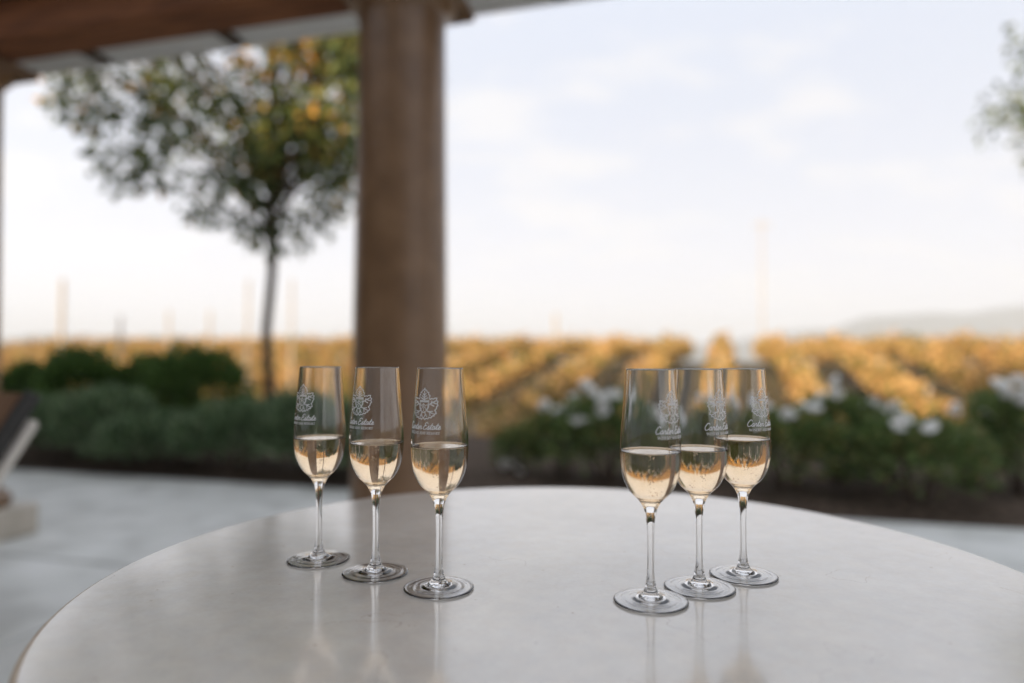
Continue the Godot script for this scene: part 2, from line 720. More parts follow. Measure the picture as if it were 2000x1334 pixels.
func vineyard() -> void:
	rng.seed = 701
	var gold := [Color(0.58, 0.37, 0.15), Color(0.52, 0.34, 0.14), Color(0.66, 0.45, 0.21), Color(0.46, 0.26, 0.10)]
	var green := [Color(0.16, 0.17, 0.045), Color(0.22, 0.19, 0.05), Color(0.11, 0.13, 0.04)]
	var brown := [Color(0.26, 0.14, 0.05), Color(0.20, 0.11, 0.05)]
	var start := 11.4
	var long := 17.6
	var variants := []
	for v in 4:
		var l := Leaves.new()
		var f := noise(100 + v, 0.5, 3)
		var g := noise(120 + v, 0.9, 3)
		for k in 7400:
			var s := rng.randf() * long if k < 4400 else long + rng.randf() * 15.0
			var top := 1.46 + 0.22 * f.get_noise_2d(s * 3.0, 3.0) + 0.35 * pow(rng.randf(), 5.0)
			var half := 0.23 + 0.12 * f.get_noise_2d(s * 3.0, 40.0) + 0.25 * pow(rng.randf(), 4.0)
			var a := rng.randf() * TAU
			var r := sqrt(rng.randf_range(0.35, 1.0))
			var mid := (top + 0.92) / 2
			var y := mid + sin(a) * r * (top - 0.86) / 2
			var x := cos(a) * r * half
			if s > long:
				y -= 0.55 * rng.randf()
			var tone := g.get_noise_2d(s * 1.6, y * 1.6) + rng.randf_range(-0.28, 0.28)
			var c := pick(gold)
			if tone < -0.14:
				c = pick(green)
			elif tone > 0.42:
				c = pick(brown)
			var d := (any_dir() + Vector3(cos(a), -0.3, 0)).normalized()
			l.add(Vector3(x, y + minf(s, long) * SLOPE + maxf(0.0, s - long) * 0.025, -s), d, any_dir(), rng.randf_range(0.11, 0.17), rng.randf_range(0.10, 0.15), c)
		variants.append(leaves_mesh(l))
	var trunk := limb([Vector3(0, -0.15, 0), Vector3(0.02, 0.3, 0.02), Vector3(-0.02, 0.7, -0.01), Vector3(0.01, 0.95, 0)], [0.04, 0.032, 0.028, 0.035], 6)
	var post := lathe(PackedVector2Array([Vector2(0.045, -0.2), Vector2(0.045, 1.72), Vector2(0.0, 1.73)]), 8, false, true)
	var wire := limb([Vector3(0, 0.95, 0), Vector3(0, 0.95 + long * SLOPE, -long)], [0.004, 0.004], 4)
	var names := ["first", "second", "third", "fourth", "fifth", "sixth", "seventh", "eighth", "ninth", "tenth", "eleventh", "twelfth", "thirteenth", "fourteenth", "fifteenth", "sixteenth", "seventeenth", "eighteenth"]
	for k in range(-17, 6):
		var t := -0.18 + 2.1 * k
		var label := "golden autumn vine row climbing the hill, %s to the left of the pale open aisle" % names[-k] if k <= 0 else "golden autumn vine row climbing the hill, %s to the right of the pale open aisle" % names[k - 1]
		var row_at := Vector3(cos(ROWS_TURN), 0, -sin(ROWS_TURN)) * t + Vector3(-sin(ROWS_TURN), 0, -cos(ROWS_TURN)) * start
		row_at.y = ground_height(row_at.dot(out_dir))
		var row := thing("vine_row", label, "vine row", row_at, ROWS_TURN, "vine rows on the hill")
		part("foliage", variants[posmod(k * 3, 4)], M.leaf, row)
		part("wire", wire, M.chair_dark, row)
		for i in 9:
			part("trunk", trunk, M.bark, row, Vector3(rng.randf_range(-0.04, 0.04), (0.9 + i * 1.8) * SLOPE, -(0.9 + i * 1.8)))
		for i in 4:
			part("post", post, M.post, row, Vector3(0, (0.1 + i * 4.7) * SLOPE, -(0.1 + i * 4.7)))


# [bearing as x over distance, distance in metres, height of the top as a rise over distance, radius, label]
func posts() -> void:
	var list := [[-0.660, 24.0, 0.115, 0.075, "leftmost tall bare wooden post standing among the vines"], [-0.574, 26.0, 0.062, 0.055, "short wooden post above the left end of the green hedge"],
		[-0.503, 25.0, 0.07, 0.05, "slim wooden post above the middle of the green hedge"], [-0.443, 25.0, 0.07, 0.05, "slim wooden post above the right end of the green hedge"],
		[-0.387, 17.0, 0.115, 0.035, "tall thin wooden post just left of the tree trunk"], [-0.323, 17.0, 0.115, 0.035, "tall thin wooden post just right of the tree trunk"],
		[0.064, 27.0, 0.068, 0.07, "short pale post on the crest right of the column"]]
	for a in list:
		var d: float = a[1]
		var at := Vector3(a[0] * d, 0, -d)
		var g := ground_height(at.dot(out_dir))
		var top: float = EYE + a[2] * d - g
		var o := thing("wooden_post", a[4], "post", at + Vector3(0, g, 0), 0.0, "posts standing among the vines")
		part("shaft", lathe(smooth_profile([Vector2(a[3], -0.3), Vector2(a[3] * 0.97, top * 0.5), Vector2(a[3] * 0.86, top)], 3), 10), M.post, o)
		part("cap", lathe(PackedVector2Array([Vector2(a[3] * 0.9, top), Vector2(a[3] * 0.9, top + 0.04), Vector2(0, top + 0.07)]), 10, false, true), M.post, o)
	var d := 62.0
	var at := Vector3(0.367 * d, 0, -d)
	var g := ground_height(at.dot(out_dir))
	var u := thing("utility_pole", "tall pale utility pole beyond the vineyard crest", "pole", at + Vector3(0, g, 0), TURN)
	var top := EYE + 0.21 * d - g
	part("pole", lathe(smooth_profile([Vector2(0.085, -0.4), Vector2(0.075, top * 0.5), Vector2(0.06, top)], 3), 12), M.post, u)
	part("crossarm", block(Vector3(1.6, 0.12, 0.1), 0.01), M.post, u, Vector3(0, top - 0.6, 0.2))


func trees() -> void:
	rng.seed = 812
	var green := [Color(0.085, 0.125, 0.042), Color(0.12, 0.16, 0.05), Color(0.07, 0.10, 0.038), Color(0.15, 0.17, 0.05)]
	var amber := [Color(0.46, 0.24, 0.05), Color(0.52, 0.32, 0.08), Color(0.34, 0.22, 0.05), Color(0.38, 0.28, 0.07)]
	var t := thing("garden_tree", "young green tree with amber leaves and thin trunk behind the hedge", "tree", Vector3(-2.66, -0.02, -7.45))
	var top := Vector3(0.04, 2.25, 0)
	part("trunk", limb([Vector3(0, -0.1, 0), Vector3(0.02, 0.6, 0), Vector3(-0.015, 1.3, 0.02), Vector3(0.03, 1.9, 0), top, Vector3(0.0, 3.1, 0.05), Vector3(0.08, 4.2, 0)], [0.065, 0.055, 0.05, 0.048, 0.055, 0.035, 0.012], 10), M.bark, t)
	var l := Leaves.new()
	var clumps := []
	var tries := 0
	while clumps.size() < 130 and tries < 4000:
		tries += 1
		var y := rng.randf_range(2.3, 5.7)
		var r := 0.3 + 1.55 * (y - 2.3) if y < 3.5 else 2.15
		if y > 4.3:
			r = 2.15 * sqrt(maxf(0.0, 1 - pow((y - 4.3) / 1.5, 2)))
		if rng.randf() > pow(r / 2.15, 1.1):
			continue
		var a := rng.randf() * TAU
		var q := sqrt(rng.randf()) * r
		var p := Vector3(cos(a) * q * (0.82 if cos(a) > 0 else 1.22), y, sin(a) * q * 0.85)
		clumps.append([p, rng.randf_range(0.20, 0.40)])
	var limbs := 0
	for cl in clumps:
		var p: Vector3 = cl[0]
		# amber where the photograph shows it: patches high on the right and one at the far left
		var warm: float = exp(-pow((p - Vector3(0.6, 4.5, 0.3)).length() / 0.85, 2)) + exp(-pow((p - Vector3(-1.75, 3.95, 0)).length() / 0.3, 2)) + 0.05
		var sparse := 1.0 if p.x > -1.2 else 0.65
		for k in int(80 * sparse * pow(cl[1] / 0.32, 2)):
			var d := any_dir()
			var at: Vector3 = p + d * cl[1] * pow(rng.randf(), 0.5)
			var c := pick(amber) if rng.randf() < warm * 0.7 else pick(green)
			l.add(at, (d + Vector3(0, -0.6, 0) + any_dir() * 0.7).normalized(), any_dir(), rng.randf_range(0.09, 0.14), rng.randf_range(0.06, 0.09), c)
		if limbs < 46:
			limbs += 1
			var from := Vector3(0.02, minf(2.1 + 0.35 * (p.y - 2.2), 3.2), 0.02)
			var mid := from.lerp(p, 0.5) + Vector3(0, 0.12, 0)
			part("branch", limb([from, mid, p], [0.022, 0.014, 0.005], 5), M.bark, t)
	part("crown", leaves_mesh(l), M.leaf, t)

	var t2 := thing("garden_tree", "green tree whose leafy edge reaches in at the right of the picture", "tree", Vector3(7.65, -0.02, -7.9))
	part("trunk", limb([Vector3(0, -0.1, 0), Vector3(0.03, 1.2, 0), Vector3(0, 2.4, 0), Vector3(0.05, 4.6, 0)], [0.09, 0.075, 0.07, 0.02], 10), M.bark, t2)
	l = Leaves.new()
	for k in 90:
		var d := any_dir()
		var p := Vector3(0, 4.15, 0) + d * Vector3(1.75, 1.25, 1.6) * pow(rng.randf(), 0.4)
		var rad := rng.randf_range(0.25, 0.45)
		for i in 55:
			var e := any_dir()
			l.add(p + e * rad * pow(rng.randf(), 0.5), (e + Vector3(0, -0.5, 0) + any_dir() * 0.6).normalized(), any_dir(), rng.randf_range(0.075, 0.12), rng.randf_range(0.05, 0.075), pick(green))
		if k < 24:
			part("branch", limb([Vector3(0.02, 2.4, 0), Vector3(0.02, 2.6, 0).lerp(p, 0.5) + Vector3(0, 0.15, 0), p], [0.025, 0.015, 0.005], 5), M.bark, t2)
	part("crown", leaves_mesh(l), M.leaf, t2)


# Leaves over and through a lumpy ellipsoid that stands on the ground.
func bush(size: Vector3, count: int, leaf_long: float, leaf_wide: float, colors: Array, seed_: int, fill := 0.55, upright := 0.2) -> ArrayMesh:
	var l := Leaves.new()
	var f := noise(seed_, 1.1, 3)
	for k in count:
		var d := any_dir()
		if d.y < -0.45:
			d.y = -d.y
		var r := pow(rng.randf_range(fill * fill * fill, 1.0), 1.0 / 3.0) * (1.0 + 0.26 * f.get_noise_3d(d.x * 2.2, d.y * 2.2, d.z * 2.2))
		var p := Vector3(d.x * size.x, 0.46 * size.y + d.y * size.y * 0.54, d.z * size.z) * Vector3(r, 1, r)
		p.y = maxf(0.03, 0.46 * size.y + d.y * size.y * 0.54 * r)
		l.add(p, (d + Vector3(0, upright, 0) + any_dir() * 0.8).normalized(), any_dir(), leaf_long * rng.randf_range(0.7, 1.3), leaf_wide * rng.randf_range(0.7, 1.3), pick(colors))
	return leaves_mesh(l)


func stems(parent: Node, size: Vector3, count: int) -> void:
	for i in count:
		var a := TAU * (i + rng.randf() * 0.6) / count
		part("stem", limb([Vector3(cos(a) * 0.04, -0.05, sin(a) * 0.04), Vector3(cos(a) * size.x * 0.3, size.y * 0.35, sin(a) * size.z * 0.3), Vector3(cos(a) * size.x * 0.6, size.y * 0.75, sin(a) * size.z * 0.6)], [0.014, 0.01, 0.005], 5), M.bark, parent)


func left_bed() -> void:
	rng.seed = 703
	var green := [Color(0.065, 0.125, 0.026), Color(0.09, 0.165, 0.036), Color(0.12, 0.20, 0.048), Color(0.075, 0.135, 0.034)]
	# rounded evergreen shrubs
	var big := [[-0.708, 7.6, 0.30, 0.90, "small rounded green shrub at the far left end of the hedge"], [-0.632, 7.4, 0.46, 1.06, "rounded dense green shrub, left of the two large ones behind the chair"],
		[-0.525, 7.7, 0.5, 0.98, "low rounded green shrub between the two large ones"], [-0.460, 7.2, 0.56, 1.08, "rounded dense green shrub nearest the thin tree trunk"]]
	for i in big.size():
		var a: Array = big[i]
		var o := thing("rounded_shrub", a[4], "shrub", Vector3(a[0] * a[1], 0.02, -a[1]), rng.randf() * TAU, "rounded green shrubs behind the low hedge")
		var size := Vector3(a[2], a[3], a[2])
		part("foliage", bush(size, 5200, 0.055, 0.034, green, 200 + i, 0.5), M.leaf, o)
		stems(o, size, 5)
	# grey-green shrubs in front, along the patio's edge
	var sage := [Color(0.13, 0.21, 0.10), Color(0.18, 0.26, 0.13), Color(0.10, 0.16, 0.08), Color(0.26, 0.33, 0.20)]
	var forms := []
	for k in 3:
		forms.append(bush(Vector3(0.54, 0.54, 0.44), 3600, 0.085, 0.022, sage, 220 + k, 0.35, 0.9))
	var words := ["leftmost, by the chair back", "second from the chair", "third from the chair", "fourth from the chair", "fifth from the chair", "last one, beside the round column"]
	for k in 6:
		var o := thing("sage_shrub", "low grey green shrub along the patio edge, " + words[k], "shrub", place(-6.05 + k * 0.72, 0.03, 5.04 + 0.06 * sin(k * 2.3)), rng.randf() * TAU, "low grey green shrubs along the patio")
		o.scale = Vector3(1.0, 1.0 + 0.2 * sin(k * 2.1), 1.0)
		part("foliage", forms[k % 3], M.leaf, o)
		stems(o, Vector3(0.45, 0.5, 0.4), 4)


func rose_flower() -> ArrayMesh:
	var st := SurfaceTool.new()
	st.begin(Mesh.PRIMITIVE_TRIANGLES)
	var n := 0
	for ring in [[5, 0.9, 0.032], [5, 0.55, 0.038], [4, 0.2, 0.036]]:
		for k in ring[0]:
			var a: float = TAU * k / ring[0] + ring[1]
			var o := Vector3(cos(a), 0, sin(a))
			var s := Vector3(-sin(a), 0, cos(a))
			var r: float = ring[2]
			var open: float = ring[1]
			var p := [Vector3.ZERO, o * r * open * 0.9 + Vector3(0, r * 0.45, 0) - s * r * 0.62, o * r * open * 0.9 + Vector3(0, r * 0.45, 0) + s * r * 0.62, o * r * open * 1.25 + Vector3(0, r * 1.0, 0) - s * r * 0.42, o * r * open * 1.25 + Vector3(0, r * 1.0, 0) + s * r * 0.42]
			for i in [0, 2, 1, 1, 2, 4, 1, 4, 3]:
				st.add_vertex(p[i])
			n += 1
	st.generate_normals()
	return st.commit()


func roses() -> void:
	rng.seed = 704
	var leaf := [Color(0.10, 0.16, 0.05), Color(0.14, 0.21, 0.068), Color(0.19, 0.245, 0.08), Color(0.115, 0.18, 0.06), Color(0.21, 0.20, 0.075)]
	var forms := []
	for k in 4:
		leaf[4] = [Color(0.21, 0.20, 0.075), Color(0.30, 0.24, 0.07), Color(0.16, 0.21, 0.07), Color(0.26, 0.17, 0.06)][k]
		forms.append(bush(Vector3(0.46, 0.82, 0.44), 1300, 0.07, 0.046, leaf, 240 + k, 0.15, 0.35))
	var flower := rose_flower()
	# [bearing as x over distance, distance in metres, width, height, blooms as (bearing, drop below eye height over distance)]
	var list := [
		[0.008, 6.0, 0.5, 0.30, [[-0.017, 0.154]], "lowest rose bush, beside the round column"],
		[0.075, 5.9, 0.75, 0.48, [[0.092, 0.055], [0.077, 0.073]], "rose bush with two white blooms, the nearer to the column"],
		[0.135, 5.6, 0.95, 0.62, [[0.109, 0.040], [0.089, 0.092], [0.128, 0.060], [0.150, 0.052]], "rose bush with a cluster of white blooms left of the right hand glasses"],
		[0.215, 5.8, 0.75, 0.42, [[0.199, 0.071], [0.215, 0.083]], "low rose bush behind the nearest right hand glass"],
		[0.300, 6.0, 0.7, 0.48, [[0.287, 0.058], [0.318, 0.066]], "rose bush behind the middle of the right hand glasses"],
		[0.400, 5.3, 0.95, 0.52, [[0.408, 0.084], [0.372, 0.070]], "rose bush just right of the right hand glasses"],
		[0.478, 5.6, 0.8, 0.62, [[0.478, 0.030], [0.455, 0.055]], "rose bush with one high white bloom right of the glasses"],
		[0.545, 5.8, 0.6, 0.36, [[0.523, 0.062], [0.549, 0.071]], "low rose bush between the high bloom and the dark full bush"],
		[0.592, 4.9, 1.0, 0.50, [[0.570, 0.090]], "dark full rose bush reaching nearest the patio"],
		[0.665, 5.5, 0.65, 0.40, [[0.652, 0.070]], "small rose bush left of the one at the picture's right edge"],
		[0.745, 5.2, 0.9, 0.68, [[0.716, 0.037], [0.740, 0.030], [0.735, 0.060]], "rose bush at the right edge of the picture"]]
	for i in list.size():
		var a: Array = list[i]
		var d: float = a[1] - 0.33
		a[3] += 0.08
		var at := Vector3(a[0] * d, 0.03, -d)
		var o := thing("rose_bush", a[5], "rose bush", at, 0.0, "white rose bushes along the patio")
		var k: float = a[2]
		var f := part("foliage", forms[i % 4], M.leaf, o)
		f.scale = Vector3(k, a[3] / 0.82, k)
		f.rotation.y = rng.randf() * TAU
		stems(o, Vector3(0.42 * k, a[3], 0.4 * k), 6)
		for q in a[4]:
			var dd: float = d - 0.30 * k
			var p := Vector3(q[0] * dd, EYE - q[1] * dd, -dd) - at
			part("stem", limb([Vector3(p.x * 0.6, p.y - 0.3, p.z * 0.4), p.lerp(Vector3(p.x * 0.8, p.y - 0.1, p.z * 0.8), 0.5), p], [0.006, 0.005, 0.004], 5), M.bark, o)
			for b in 3:
				var w := part("flower", flower, M.petal, o, p + Vector3(rng.randf_range(-0.09, 0.09), rng.randf_range(-0.06, 0.03), rng.randf_range(-0.03, 0.03)) * b)
				w.rotation = Vector3(rng.randf_range(0.2, 1.0), rng.randf() * TAU, rng.randf_range(-0.3, 0.3))
				w.scale = Vector3.ONE * rng.randf_range(1.1, 1.5)


func chair() -> void:
	var c := thing("lounge_chair", "reclined dark brown slatted chair with pale back at the left edge", "chair", Vector3(-1.90, 0, -2.0), deg_to_rad(57))
	# it faces local -x; the back leans towards +x
	var lean := deg_to_rad(30)
	var up := Vector3(sin(lean), cos(lean), 0)
	var foot := Vector3(0.0, 0.28, 0)
	var long := 0.66
	for k in 4:
		var o := part("back_slat", block(Vector3(0.022, long, 0.105), 0.005), M.chair_wood, c, foot + up * long / 2 + Vector3(0, 0, -0.19 + k * 0.115))
		o.rotation.z = -lean
	for z in [-0.27, 0.245]:
		var o := part("back_rail", block(Vector3(0.045, long + 0.02, 0.035), 0.006), M.chair_dark, c, foot + up * (long / 2 - 0.005) + Vector3(0.012, 0, z))
		o.rotation.z = -lean
	var pad := part("back_pad", block(Vector3(0.03, long * 0.92, 0.50), 0.012), M.cloth, c, foot + up * long * 0.45 + Vector3(cos(lean), -sin(lean), 0) * 0.06 + Vector3(0, 0, 0.01))
	pad.rotation.z = -lean
	for k in 5:
		var o := part("seat_slat", block(Vector3(0.085, 0.022, 0.50), 0.005), M.chair_wood, c, Vector3(-0.06 - k * 0.098, 0.30 + k * 0.018, -0.01))
		o.rotation.z = -0.18
	for z in [-0.27, 0.245]:
		part("leg", block(Vector3(0.05, 0.40, 0.04), 0.006), M.chair_dark, c, Vector3(-0.50, 0.20, z))
		part("leg", block(Vector3(0.05, 0.34, 0.04), 0.006), M.chair_dark, c, Vector3(0.10, 0.17, z))
		part("seat_rail", block(Vector3(0.58, 0.045, 0.03), 0.006), M.chair_dark, c, Vector3(-0.2, 0.285, z * 0.97))
		part("armrest", block(Vector3(0.62, 0.024, 0.09), 0.006), M.chair_wood, c, Vector3(-0.20, 0.52, z))
		part("arm_post", block(Vector3(0.04, 0.12, 0.035), 0.005), M.chair_dark, c, Vector3(-0.46, 0.45, z))


func table() -> void:
	var t := thing("round_table", "round pale stone table holding six wine glasses", "table", Vector3(0.0664, 0, -0.7702))
	var r := 0.5095
	var prof := PackedVector2Array([Vector2(0, TABLE_TOP), Vector2(0.25, TABLE_TOP), Vector2(r - 0.0075, TABLE_TOP)])
	part("table_top", lathe(prof, 160, true), M.stone, t)
	var rim := smooth_profile([Vector2(0.30, TABLE_TOP - 0.040), Vector2(r - 0.01, TABLE_TOP - 0.040), Vector2(r - 0.003, TABLE_TOP - 0.037), Vector2(r, TABLE_TOP - 0.030), Vector2(r, TABLE_TOP - 0.010), Vector2(r - 0.0025, TABLE_TOP - 0.003), Vector2(r - 0.0075, TABLE_TOP)], 4)
	part("table_edge", lathe(rim, 160), M.edge, t)
	part("underside", lathe(PackedVector2Array([Vector2(0.0, TABLE_TOP - 0.040), Vector2(0.30, TABLE_TOP - 0.040)]), 64), M.edge, t)
	part("pedestal", lathe(smooth_profile([Vector2(0.17, 0.05), Vector2(0.11, 0.10), Vector2(0.085, 0.25), Vector2(0.08, 0.45), Vector2(0.10, 0.6), Vector2(0.18, 0.689)], 5), 48), M.plinth, t)
	part("foot", lathe(smooth_profile([Vector2(0.27, 0.003), Vector2(0.28, 0.02), Vector2(0.26, 0.045), Vector2(0.17, 0.052)], 4), 48), M.plinth, t)


# ---------------------------------------------------------------- the glasses
var outer := PackedVector2Array()


func mm(list: Array, steps := 5) -> PackedVector2Array:
	var p := []
	for a in list:
		p.append(Vector2(a[0], a[1]) * 0.001)
	return smooth_profile(p, steps)


func radius_at(y: float) -> float:
	for i in range(1, outer.size()):
		if outer[i].y >= y:
			var k := inverse_lerp(outer[i - 1].y, outer[i].y, y)
			return lerpf(outer[i - 1].x, outer[i].x, k)
	return outer[outer.size() - 1].x


var inner_list := [[0.0, 98.2], [3.0, 98.4], [6.0, 99.1], [9.5, 100.6], [14.0, 103.8], [19.4, 109.0], [24.6, 118.2], [27.4, 128.5], [28.5, 143.0], [28.1, 158.0], [27.1, 170.0], [25.4, 190.0], [23.75, 210.0], [22.75, 224.6]]


func glasses() -> void:
	rng.seed = 705
	var foot := mm([[0.0, 3.2], [4.0, 3.0], [7.0, 2.2], [10.5, 2.3], [14.0, 1.55], [19.0, 1.4], [23.0, 0.8], [27.0, 0.65], [30.5, 0.2], [33.5, 0.1], [35.4, 0.4], [36.0, 1.0], [35.7, 1.55], [34.4, 1.9], [29.0, 2.25], [22.0, 2.95], [16.0, 4.0], [11.5, 5.5], [8.6, 7.6], [6.7, 10.3], [5.5, 13.4], [4.7, 17.5]])
	var stem := mm([[4.7, 17.5], [3.95, 22.5], [3.5, 30.0], [3.4, 45.0], [3.5, 60.0], [3.85, 73.0], [4.5, 80.5], [5.6, 86.5]])
	outer = mm([[5.6, 86.5], [7.6, 91.6], [10.8, 96.4], [14.6, 100.6], [20.4, 106.4], [25.7, 116.8], [28.5, 128.0], [29.6, 143.0], [29.2, 158.0], [28.2, 170.0], [26.5, 190.0], [24.85, 210.0], [23.75, 224.6]])
	var bowl := outer.duplicate()
	bowl.append_array(mm([[23.75, 224.6], [23.65, 225.4], [23.25, 225.75], [22.85, 225.4], [22.75, 224.6]], 3).slice(1))
	var inner := mm(inner_list)
	inner.reverse()
	bowl.append_array(inner.slice(1))
	var foot_mesh := lathe(foot, 96)
	var stem_mesh := lathe(stem, 64)
	var bowl_mesh := lathe(bowl, 96)
	var leaf := leaf_emblem()
	var shield := shield_emblem()
	var script := script_emblem()
	var small := lettering("WINERY AND RESORT", "Droid Serif", 0.037, 0.1600)
	var list := [[-0.2253, -0.8053, 142.0, -48.0, "left group, farthest back and left"], [-0.1490, -0.7561, 142.2, -45.0, "left group, the middle one, before the column"], [-0.0742, -0.7071, 145.2, -37.0, "left group, nearest the camera"],
		[0.1358, -0.6712, 144.9, 50.0, "right group, nearest the camera and left"], [0.1940, -0.7107, 142.6, 52.0, "right group, the middle one"], [0.2532, -0.7516, 148.6, 50.0, "right group, farthest back and right"]]
	for a in list:
		var at := Vector3(a[0], TABLE_TOP + 0.0004, a[1])
		var g := thing("sparkling_wine_glass", "clear stemmed flute glass with white leaf emblem, " + a[4], "glass", at, 0.0, "six flutes on the table")
		var facing := atan2(-at.x, -at.z) # towards the camera
		part("foot", foot_mesh, M.glass, g)
		part("stem", stem_mesh, M.glass, g)
		part("bowl", bowl_mesh, M.glass, g)
		var decor := Node3D.new()
		decor.name = "emblem"
		g.add_child(decor)
		decor.rotation.y = facing + deg_to_rad(a[3])
		part("leaf", leaf, M.print, decor)
		part("shield", shield, M.print, decor)
		part("script_lettering", script, M.print, decor)
		part("small_lettering", small, M.print, decor)
		var w := thing("sparkling_wine", "pale gold sparkling wine in glass of " + a[4], "wine", at, 0.0, "wine in the six glasses")
		part("liquid", liquid(a[2]), M.wine, w)
		bubbles(w, a[2], facing)


# The wine reaches a little into the wall of the glass, so that no film of air lies between.
func liquid(level: float) -> ArrayMesh:
	var p := []
	for q in inner_list:
		if q[1] < level - 2.0:
			p.append(Vector2(q[0] + (0.35 if q[0] > 4.0 else 0.0), q[1] - (0.35 if q[0] < 20.0 else 0.0)) * 0.001)
	var r := 0.0
	for i in range(1, inner_list.size()):
		if inner_list[i][1] >= level:
			r = lerpf(inner_list[i - 1][0], inner_list[i][0], inverse_lerp(inner_list[i - 1][1], inner_list[i][1], level))
			break
	var up := smooth_profile(p + [Vector2(r + 0.35, level + 0.2) * 0.001], 5)
	up.append_array(smooth_profile([Vector2(r + 0.35, level + 1.3) * 0.001, Vector2(r - 0.1, level + 1.2) * 0.001, Vector2(r - 0.55, level + 0.65) * 0.001, Vector2(r - 1.3, level + 0.22) * 0.001, Vector2(r - 2.6, level + 0.03) * 0.001, Vector2(r - 5.0, level) * 0.001, Vector2(0.0, level) * 0.001], 4))
	return lathe(up, 96)


func bubbles(parent: Node, level: float, facing: float) -> void:
	var st := SurfaceTool.new()
	st.begin(Mesh.PRIMITIVE_TRIANGLES)
	var ball := SphereMesh.new()
	ball.radius = 1.0
	ball.height = 2.0
	ball.radial_segments = 10
	ball.rings = 6
	# bubbles are hollows in the wine: their faces look inwards
	var arr := ball.get_mesh_arrays()
	var turned := ArrayMesh.new()
	var idx: PackedInt32Array = arr[Mesh.ARRAY_INDEX]
	for i in range(0, idx.size(), 3):
		var k := idx[i]
		idx[i] = idx[i + 1]
		idx[i + 1] = k
	var nn: PackedVector3Array = arr[Mesh.ARRAY_NORMAL]
	for i in nn.size():
		nn[i] = -nn[i]
	arr[Mesh.ARRAY_INDEX] = idx
	arr[Mesh.ARRAY_NORMAL] = nn
	turned.add_surface_from_arrays(Mesh.PRIMITIVE_TRIANGLES, arr)
	var spots := []
	for chain in 4:
		var a := rng.randf_range(-0.9, 0.9)
		var q := rng.randf_range(0.0, 0.020)
		var y := 104.0 + q * 300.0
		while y < level - 2.0:
			spots.append([Vector3(sin(a) * q, y * 0.001, cos(a) * q), rng.randf_range(0.00025, 0.0005)])
			y += rng.randf_range(3.0, 7.0)
	for cluster in 4:
		var mid := Vector3(rng.randf_range(-0.006, 0.006), lerpf(108.0, level - 4.0, cluster / 3.0) * 0.001, rng.randf_range(-0.004, 0.012))
		for i in 6:
			spots.append([mid + any_dir() * 0.0022, rng.randf_range(0.0003, 0.0006)])
	for s in spots:
		st.append_from(turned, 0, Transform3D(Basis.from_scale(Vector3.ONE * s[1]), (s[0] as Vector3).rotated(Vector3.UP, facing)))
	var o := part("bubbles", st.commit(), M.wine, parent)
	o.set_meta("kind", "stuff")


# ---------------------------------------------------------------- the print on the glass
# A point of the flat design (metres, x to the right, y = height on the glass) laid on the bowl; the middle faces local +z.
func lay_on_bowl(p: Vector2) -> Array:
	var r := radius_at(p.y)
	var a := p.x / 0.0285
	var d := Vector3(sin(a), 0, cos(a))
	return [d * (r + 0.00006) + Vector3(0, p.y, 0), d]


func strokes(lines: Array, width: float) -> ArrayMesh:
	var v := PackedVector3Array()
	var n := PackedVector3Array()
	var idx := PackedInt32Array()
	for line in lines:
		for i in line.size() - 1:
			var a: Vector2 = line[i]
			var b: Vector2 = line[i + 1]
			var steps := maxi(1, int(ceil(a.distance_to(b) / 0.002)))
			var d := (b - a).normalized()
			var s := Vector2(-d.y, d.x) * width / 2
			a -= d * width * 0.35
			b += d * width * 0.35
			for k in steps:
				var p := a.lerp(b, float(k) / steps)
				var q := a.lerp(b, float(k + 1) / steps)
				var base := v.size()
				for c in [p + s, q + s, q - s, p - s]:
					var w := lay_on_bowl(c)
					v.append(w[0])
					n.append(w[1])
				idx.append_array([base, base + 1, base + 2, base, base + 2, base + 3])
	return mesh_of(v, n, idx)


const EMBLEM_X := 302.0
const EMBLEM_K := 0.0001181


func design(points: Array, mirror := false) -> Array:
	var o := []
	for p in points:
		var x: float = (p[0] - EMBLEM_X) * EMBLEM_K * 1.12
		o.append(Vector2(-x if mirror else x, 0.1735 + (530.0 - p[1]) * EMBLEM_K))
	return o


func leaf_emblem() -> ArrayMesh:
	var half := [[302, 258], [311, 275], [323, 277], [329, 292], [344, 294], [343, 311], [357, 321], [351, 338], [358, 352], [374, 345], [388, 349], [400, 340], [415, 341], [412, 359], [426, 371], [418, 387], [426, 402], [414, 414], [413, 430], [399, 444], [409, 456], [412, 471], [398, 475], [395, 490], [380, 491], [372, 507], [355, 502], [345, 516], [329, 511], [318, 523], [302, 505]]
	var veins := [[[302, 285], [302, 360]], [[302, 320], [318, 304]], [[302, 340], [326, 322]], [[302, 355], [336, 340]],
		[[345, 400], [405, 365]], [[365, 389], [376, 366]], [[382, 378], [408, 388]], [[362, 392], [392, 408]],
		[[335, 448], [390, 474]], [[350, 455], [384, 452]], [[358, 460], [362, 488]], [[315, 462], [334, 498]], [[322, 476], [312, 500]]]
	var lines := []
	for m in [false, true]:
		lines.append(design(half, m))
		for vn in veins:
			lines.append(design(vn, m))
	return strokes(lines, 0.001)


func shield_emblem() -> ArrayMesh:
	var lines := [design([[257, 362], [347, 362], [347, 420], [332, 447], [302, 464], [272, 447], [257, 420], [257, 362]]), design([[262, 369], [342, 369]]), design([[262, 375], [342, 375]]),
		design([[264, 390], [264, 422], [280, 444]]), design([[340, 390], [340, 422], [324, 444]]), design([[285, 398], [300, 390], [314, 402]]), design([[300, 392], [296, 415], [282, 430]]),
		design([[296, 415], [316, 420], [322, 436]]), design([[288, 410], [276, 404]]), design([[318, 408], [330, 398]]), design([[302, 428], [302, 450]])]
	return strokes(lines, 0.00075)


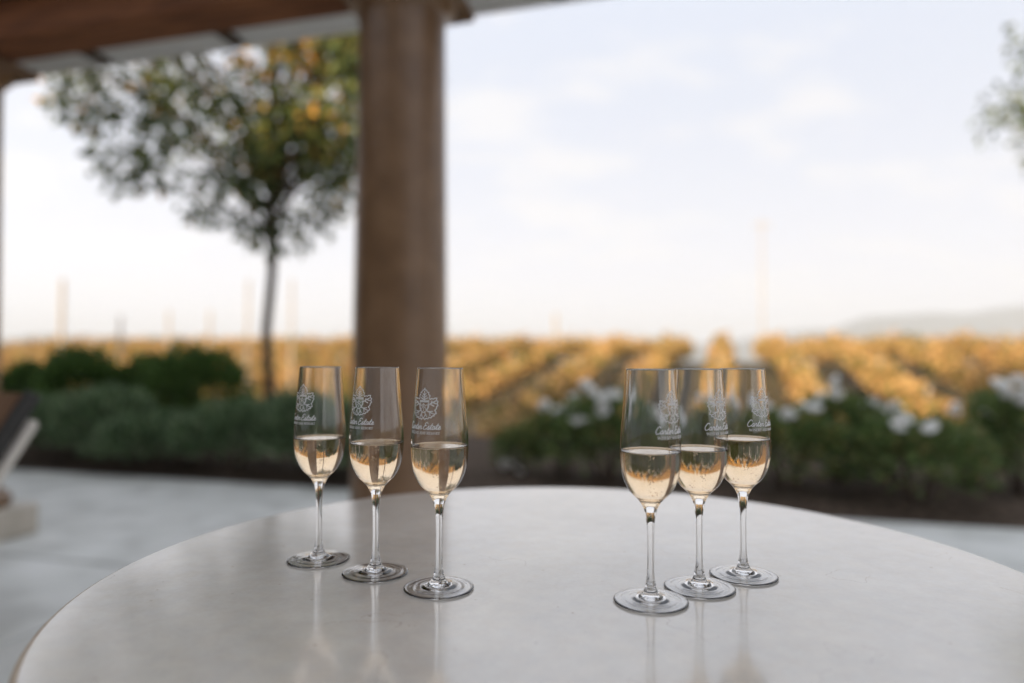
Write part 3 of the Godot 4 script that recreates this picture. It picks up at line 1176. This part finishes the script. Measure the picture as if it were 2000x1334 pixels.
# Flat lettering of a given width laid round the bowl.
func lettering(text: String, family: String, wide: float, middle: float) -> ArrayMesh:
	var font := SystemFont.new()
	font.font_names = PackedStringArray([family])
	font.font_weight = 700
	var tm := TextMesh.new()
	tm.text = text
	tm.font = font
	tm.font_size = 24
	tm.pixel_size = 0.01
	tm.depth = 0.0
	tm.curve_step = 0.6
	var arr := tm.get_mesh_arrays()
	var v: PackedVector3Array = arr[Mesh.ARRAY_VERTEX]
	var box := AABB(v[0], Vector3.ZERO)
	for p in v:
		box = box.expand(p)
	var k := wide / box.size.x
	var n := PackedVector3Array()
	var o := PackedVector3Array()
	for p in v:
		var w := lay_on_bowl(Vector2(p.x - box.get_center().x, (p.y - box.get_center().y) * 1.12) * k + Vector2(0, middle + 0.0012))
		o.append(w[0])
		n.append(w[1])
	var idx: PackedInt32Array = arr[Mesh.ARRAY_INDEX] if arr[Mesh.ARRAY_INDEX] != null else PackedInt32Array(range(v.size()))
	return mesh_of(o, n, idx)


# Two words in a slanted brush script, letter by letter: pen strokes with an advance.
func script_emblem() -> ArrayMesh:
	var pen := {
		"C": [1.45, [[1.3, 1.85], [1.0, 2.2], [0.5, 2.0], [0.1, 1.2], [0.1, 0.5], [0.5, 0.0], [1.0, 0.1], [1.45, 0.45]]],
		"a": [1.1, [[0.8, 0.95], [0.4, 1.0], [0.1, 0.6], [0.1, 0.2], [0.35, 0.0], [0.65, 0.3], [0.8, 0.95], [0.75, 0.3], [0.9, 0.05], [1.15, 0.3]]],
		"r": [0.95, [[0.0, 0.3], [0.25, 1.1], [0.35, 0.88], [0.65, 0.92], [0.6, 0.4], [0.75, 0.05], [1.0, 0.3]]],
		"t": [0.8, [[0.0, 0.3], [0.35, 1.2], [0.5, 1.85], [0.3, 0.4], [0.45, 0.02], [0.85, 0.3]], [[0.05, 1.18], [0.85, 1.26]]],
		"e": [0.85, [[0.0, 0.3], [0.45, 0.55], [0.6, 0.85], [0.4, 1.02], [0.15, 0.6], [0.2, 0.15], [0.5, 0.0], [0.9, 0.3]]],
		"s": [0.85, [[0.0, 0.3], [0.45, 1.1], [0.5, 0.6], [0.55, 0.2], [0.3, 0.0], [0.05, 0.15]], [[0.3, 0.0], [0.7, 0.05], [0.9, 0.3]]],
		"E": [1.45, [[1.3, 1.85], [0.9, 2.2], [0.4, 1.9], [0.45, 1.35], [0.95, 1.2], [0.4, 1.1], [0.05, 0.6], [0.3, 0.08], [0.8, 0.0], [1.45, 0.45]]],
	}
	var lines := []
	var x := 0.0
	for ch in "Carter Estate":
		if ch == " ":
			x += 0.55
			continue
		var d: Array = pen[ch]
		for k in range(1, d.size()):
			var raw := []
			for q in d[k]:
				raw.append(Vector2(x + q[0] + 0.30 * q[1], q[1]))
			lines.append(Array(smooth_profile(raw, 3)))
		x += d[0]
	var unit := 0.041 / (x + 0.5)
	for line in lines:
		for i in line.size():
			line[i] = Vector2((line[i].x - x / 2 - 0.25) * unit, 0.1648 + line[i].y * unit)
	return strokes(lines, 0.00085)
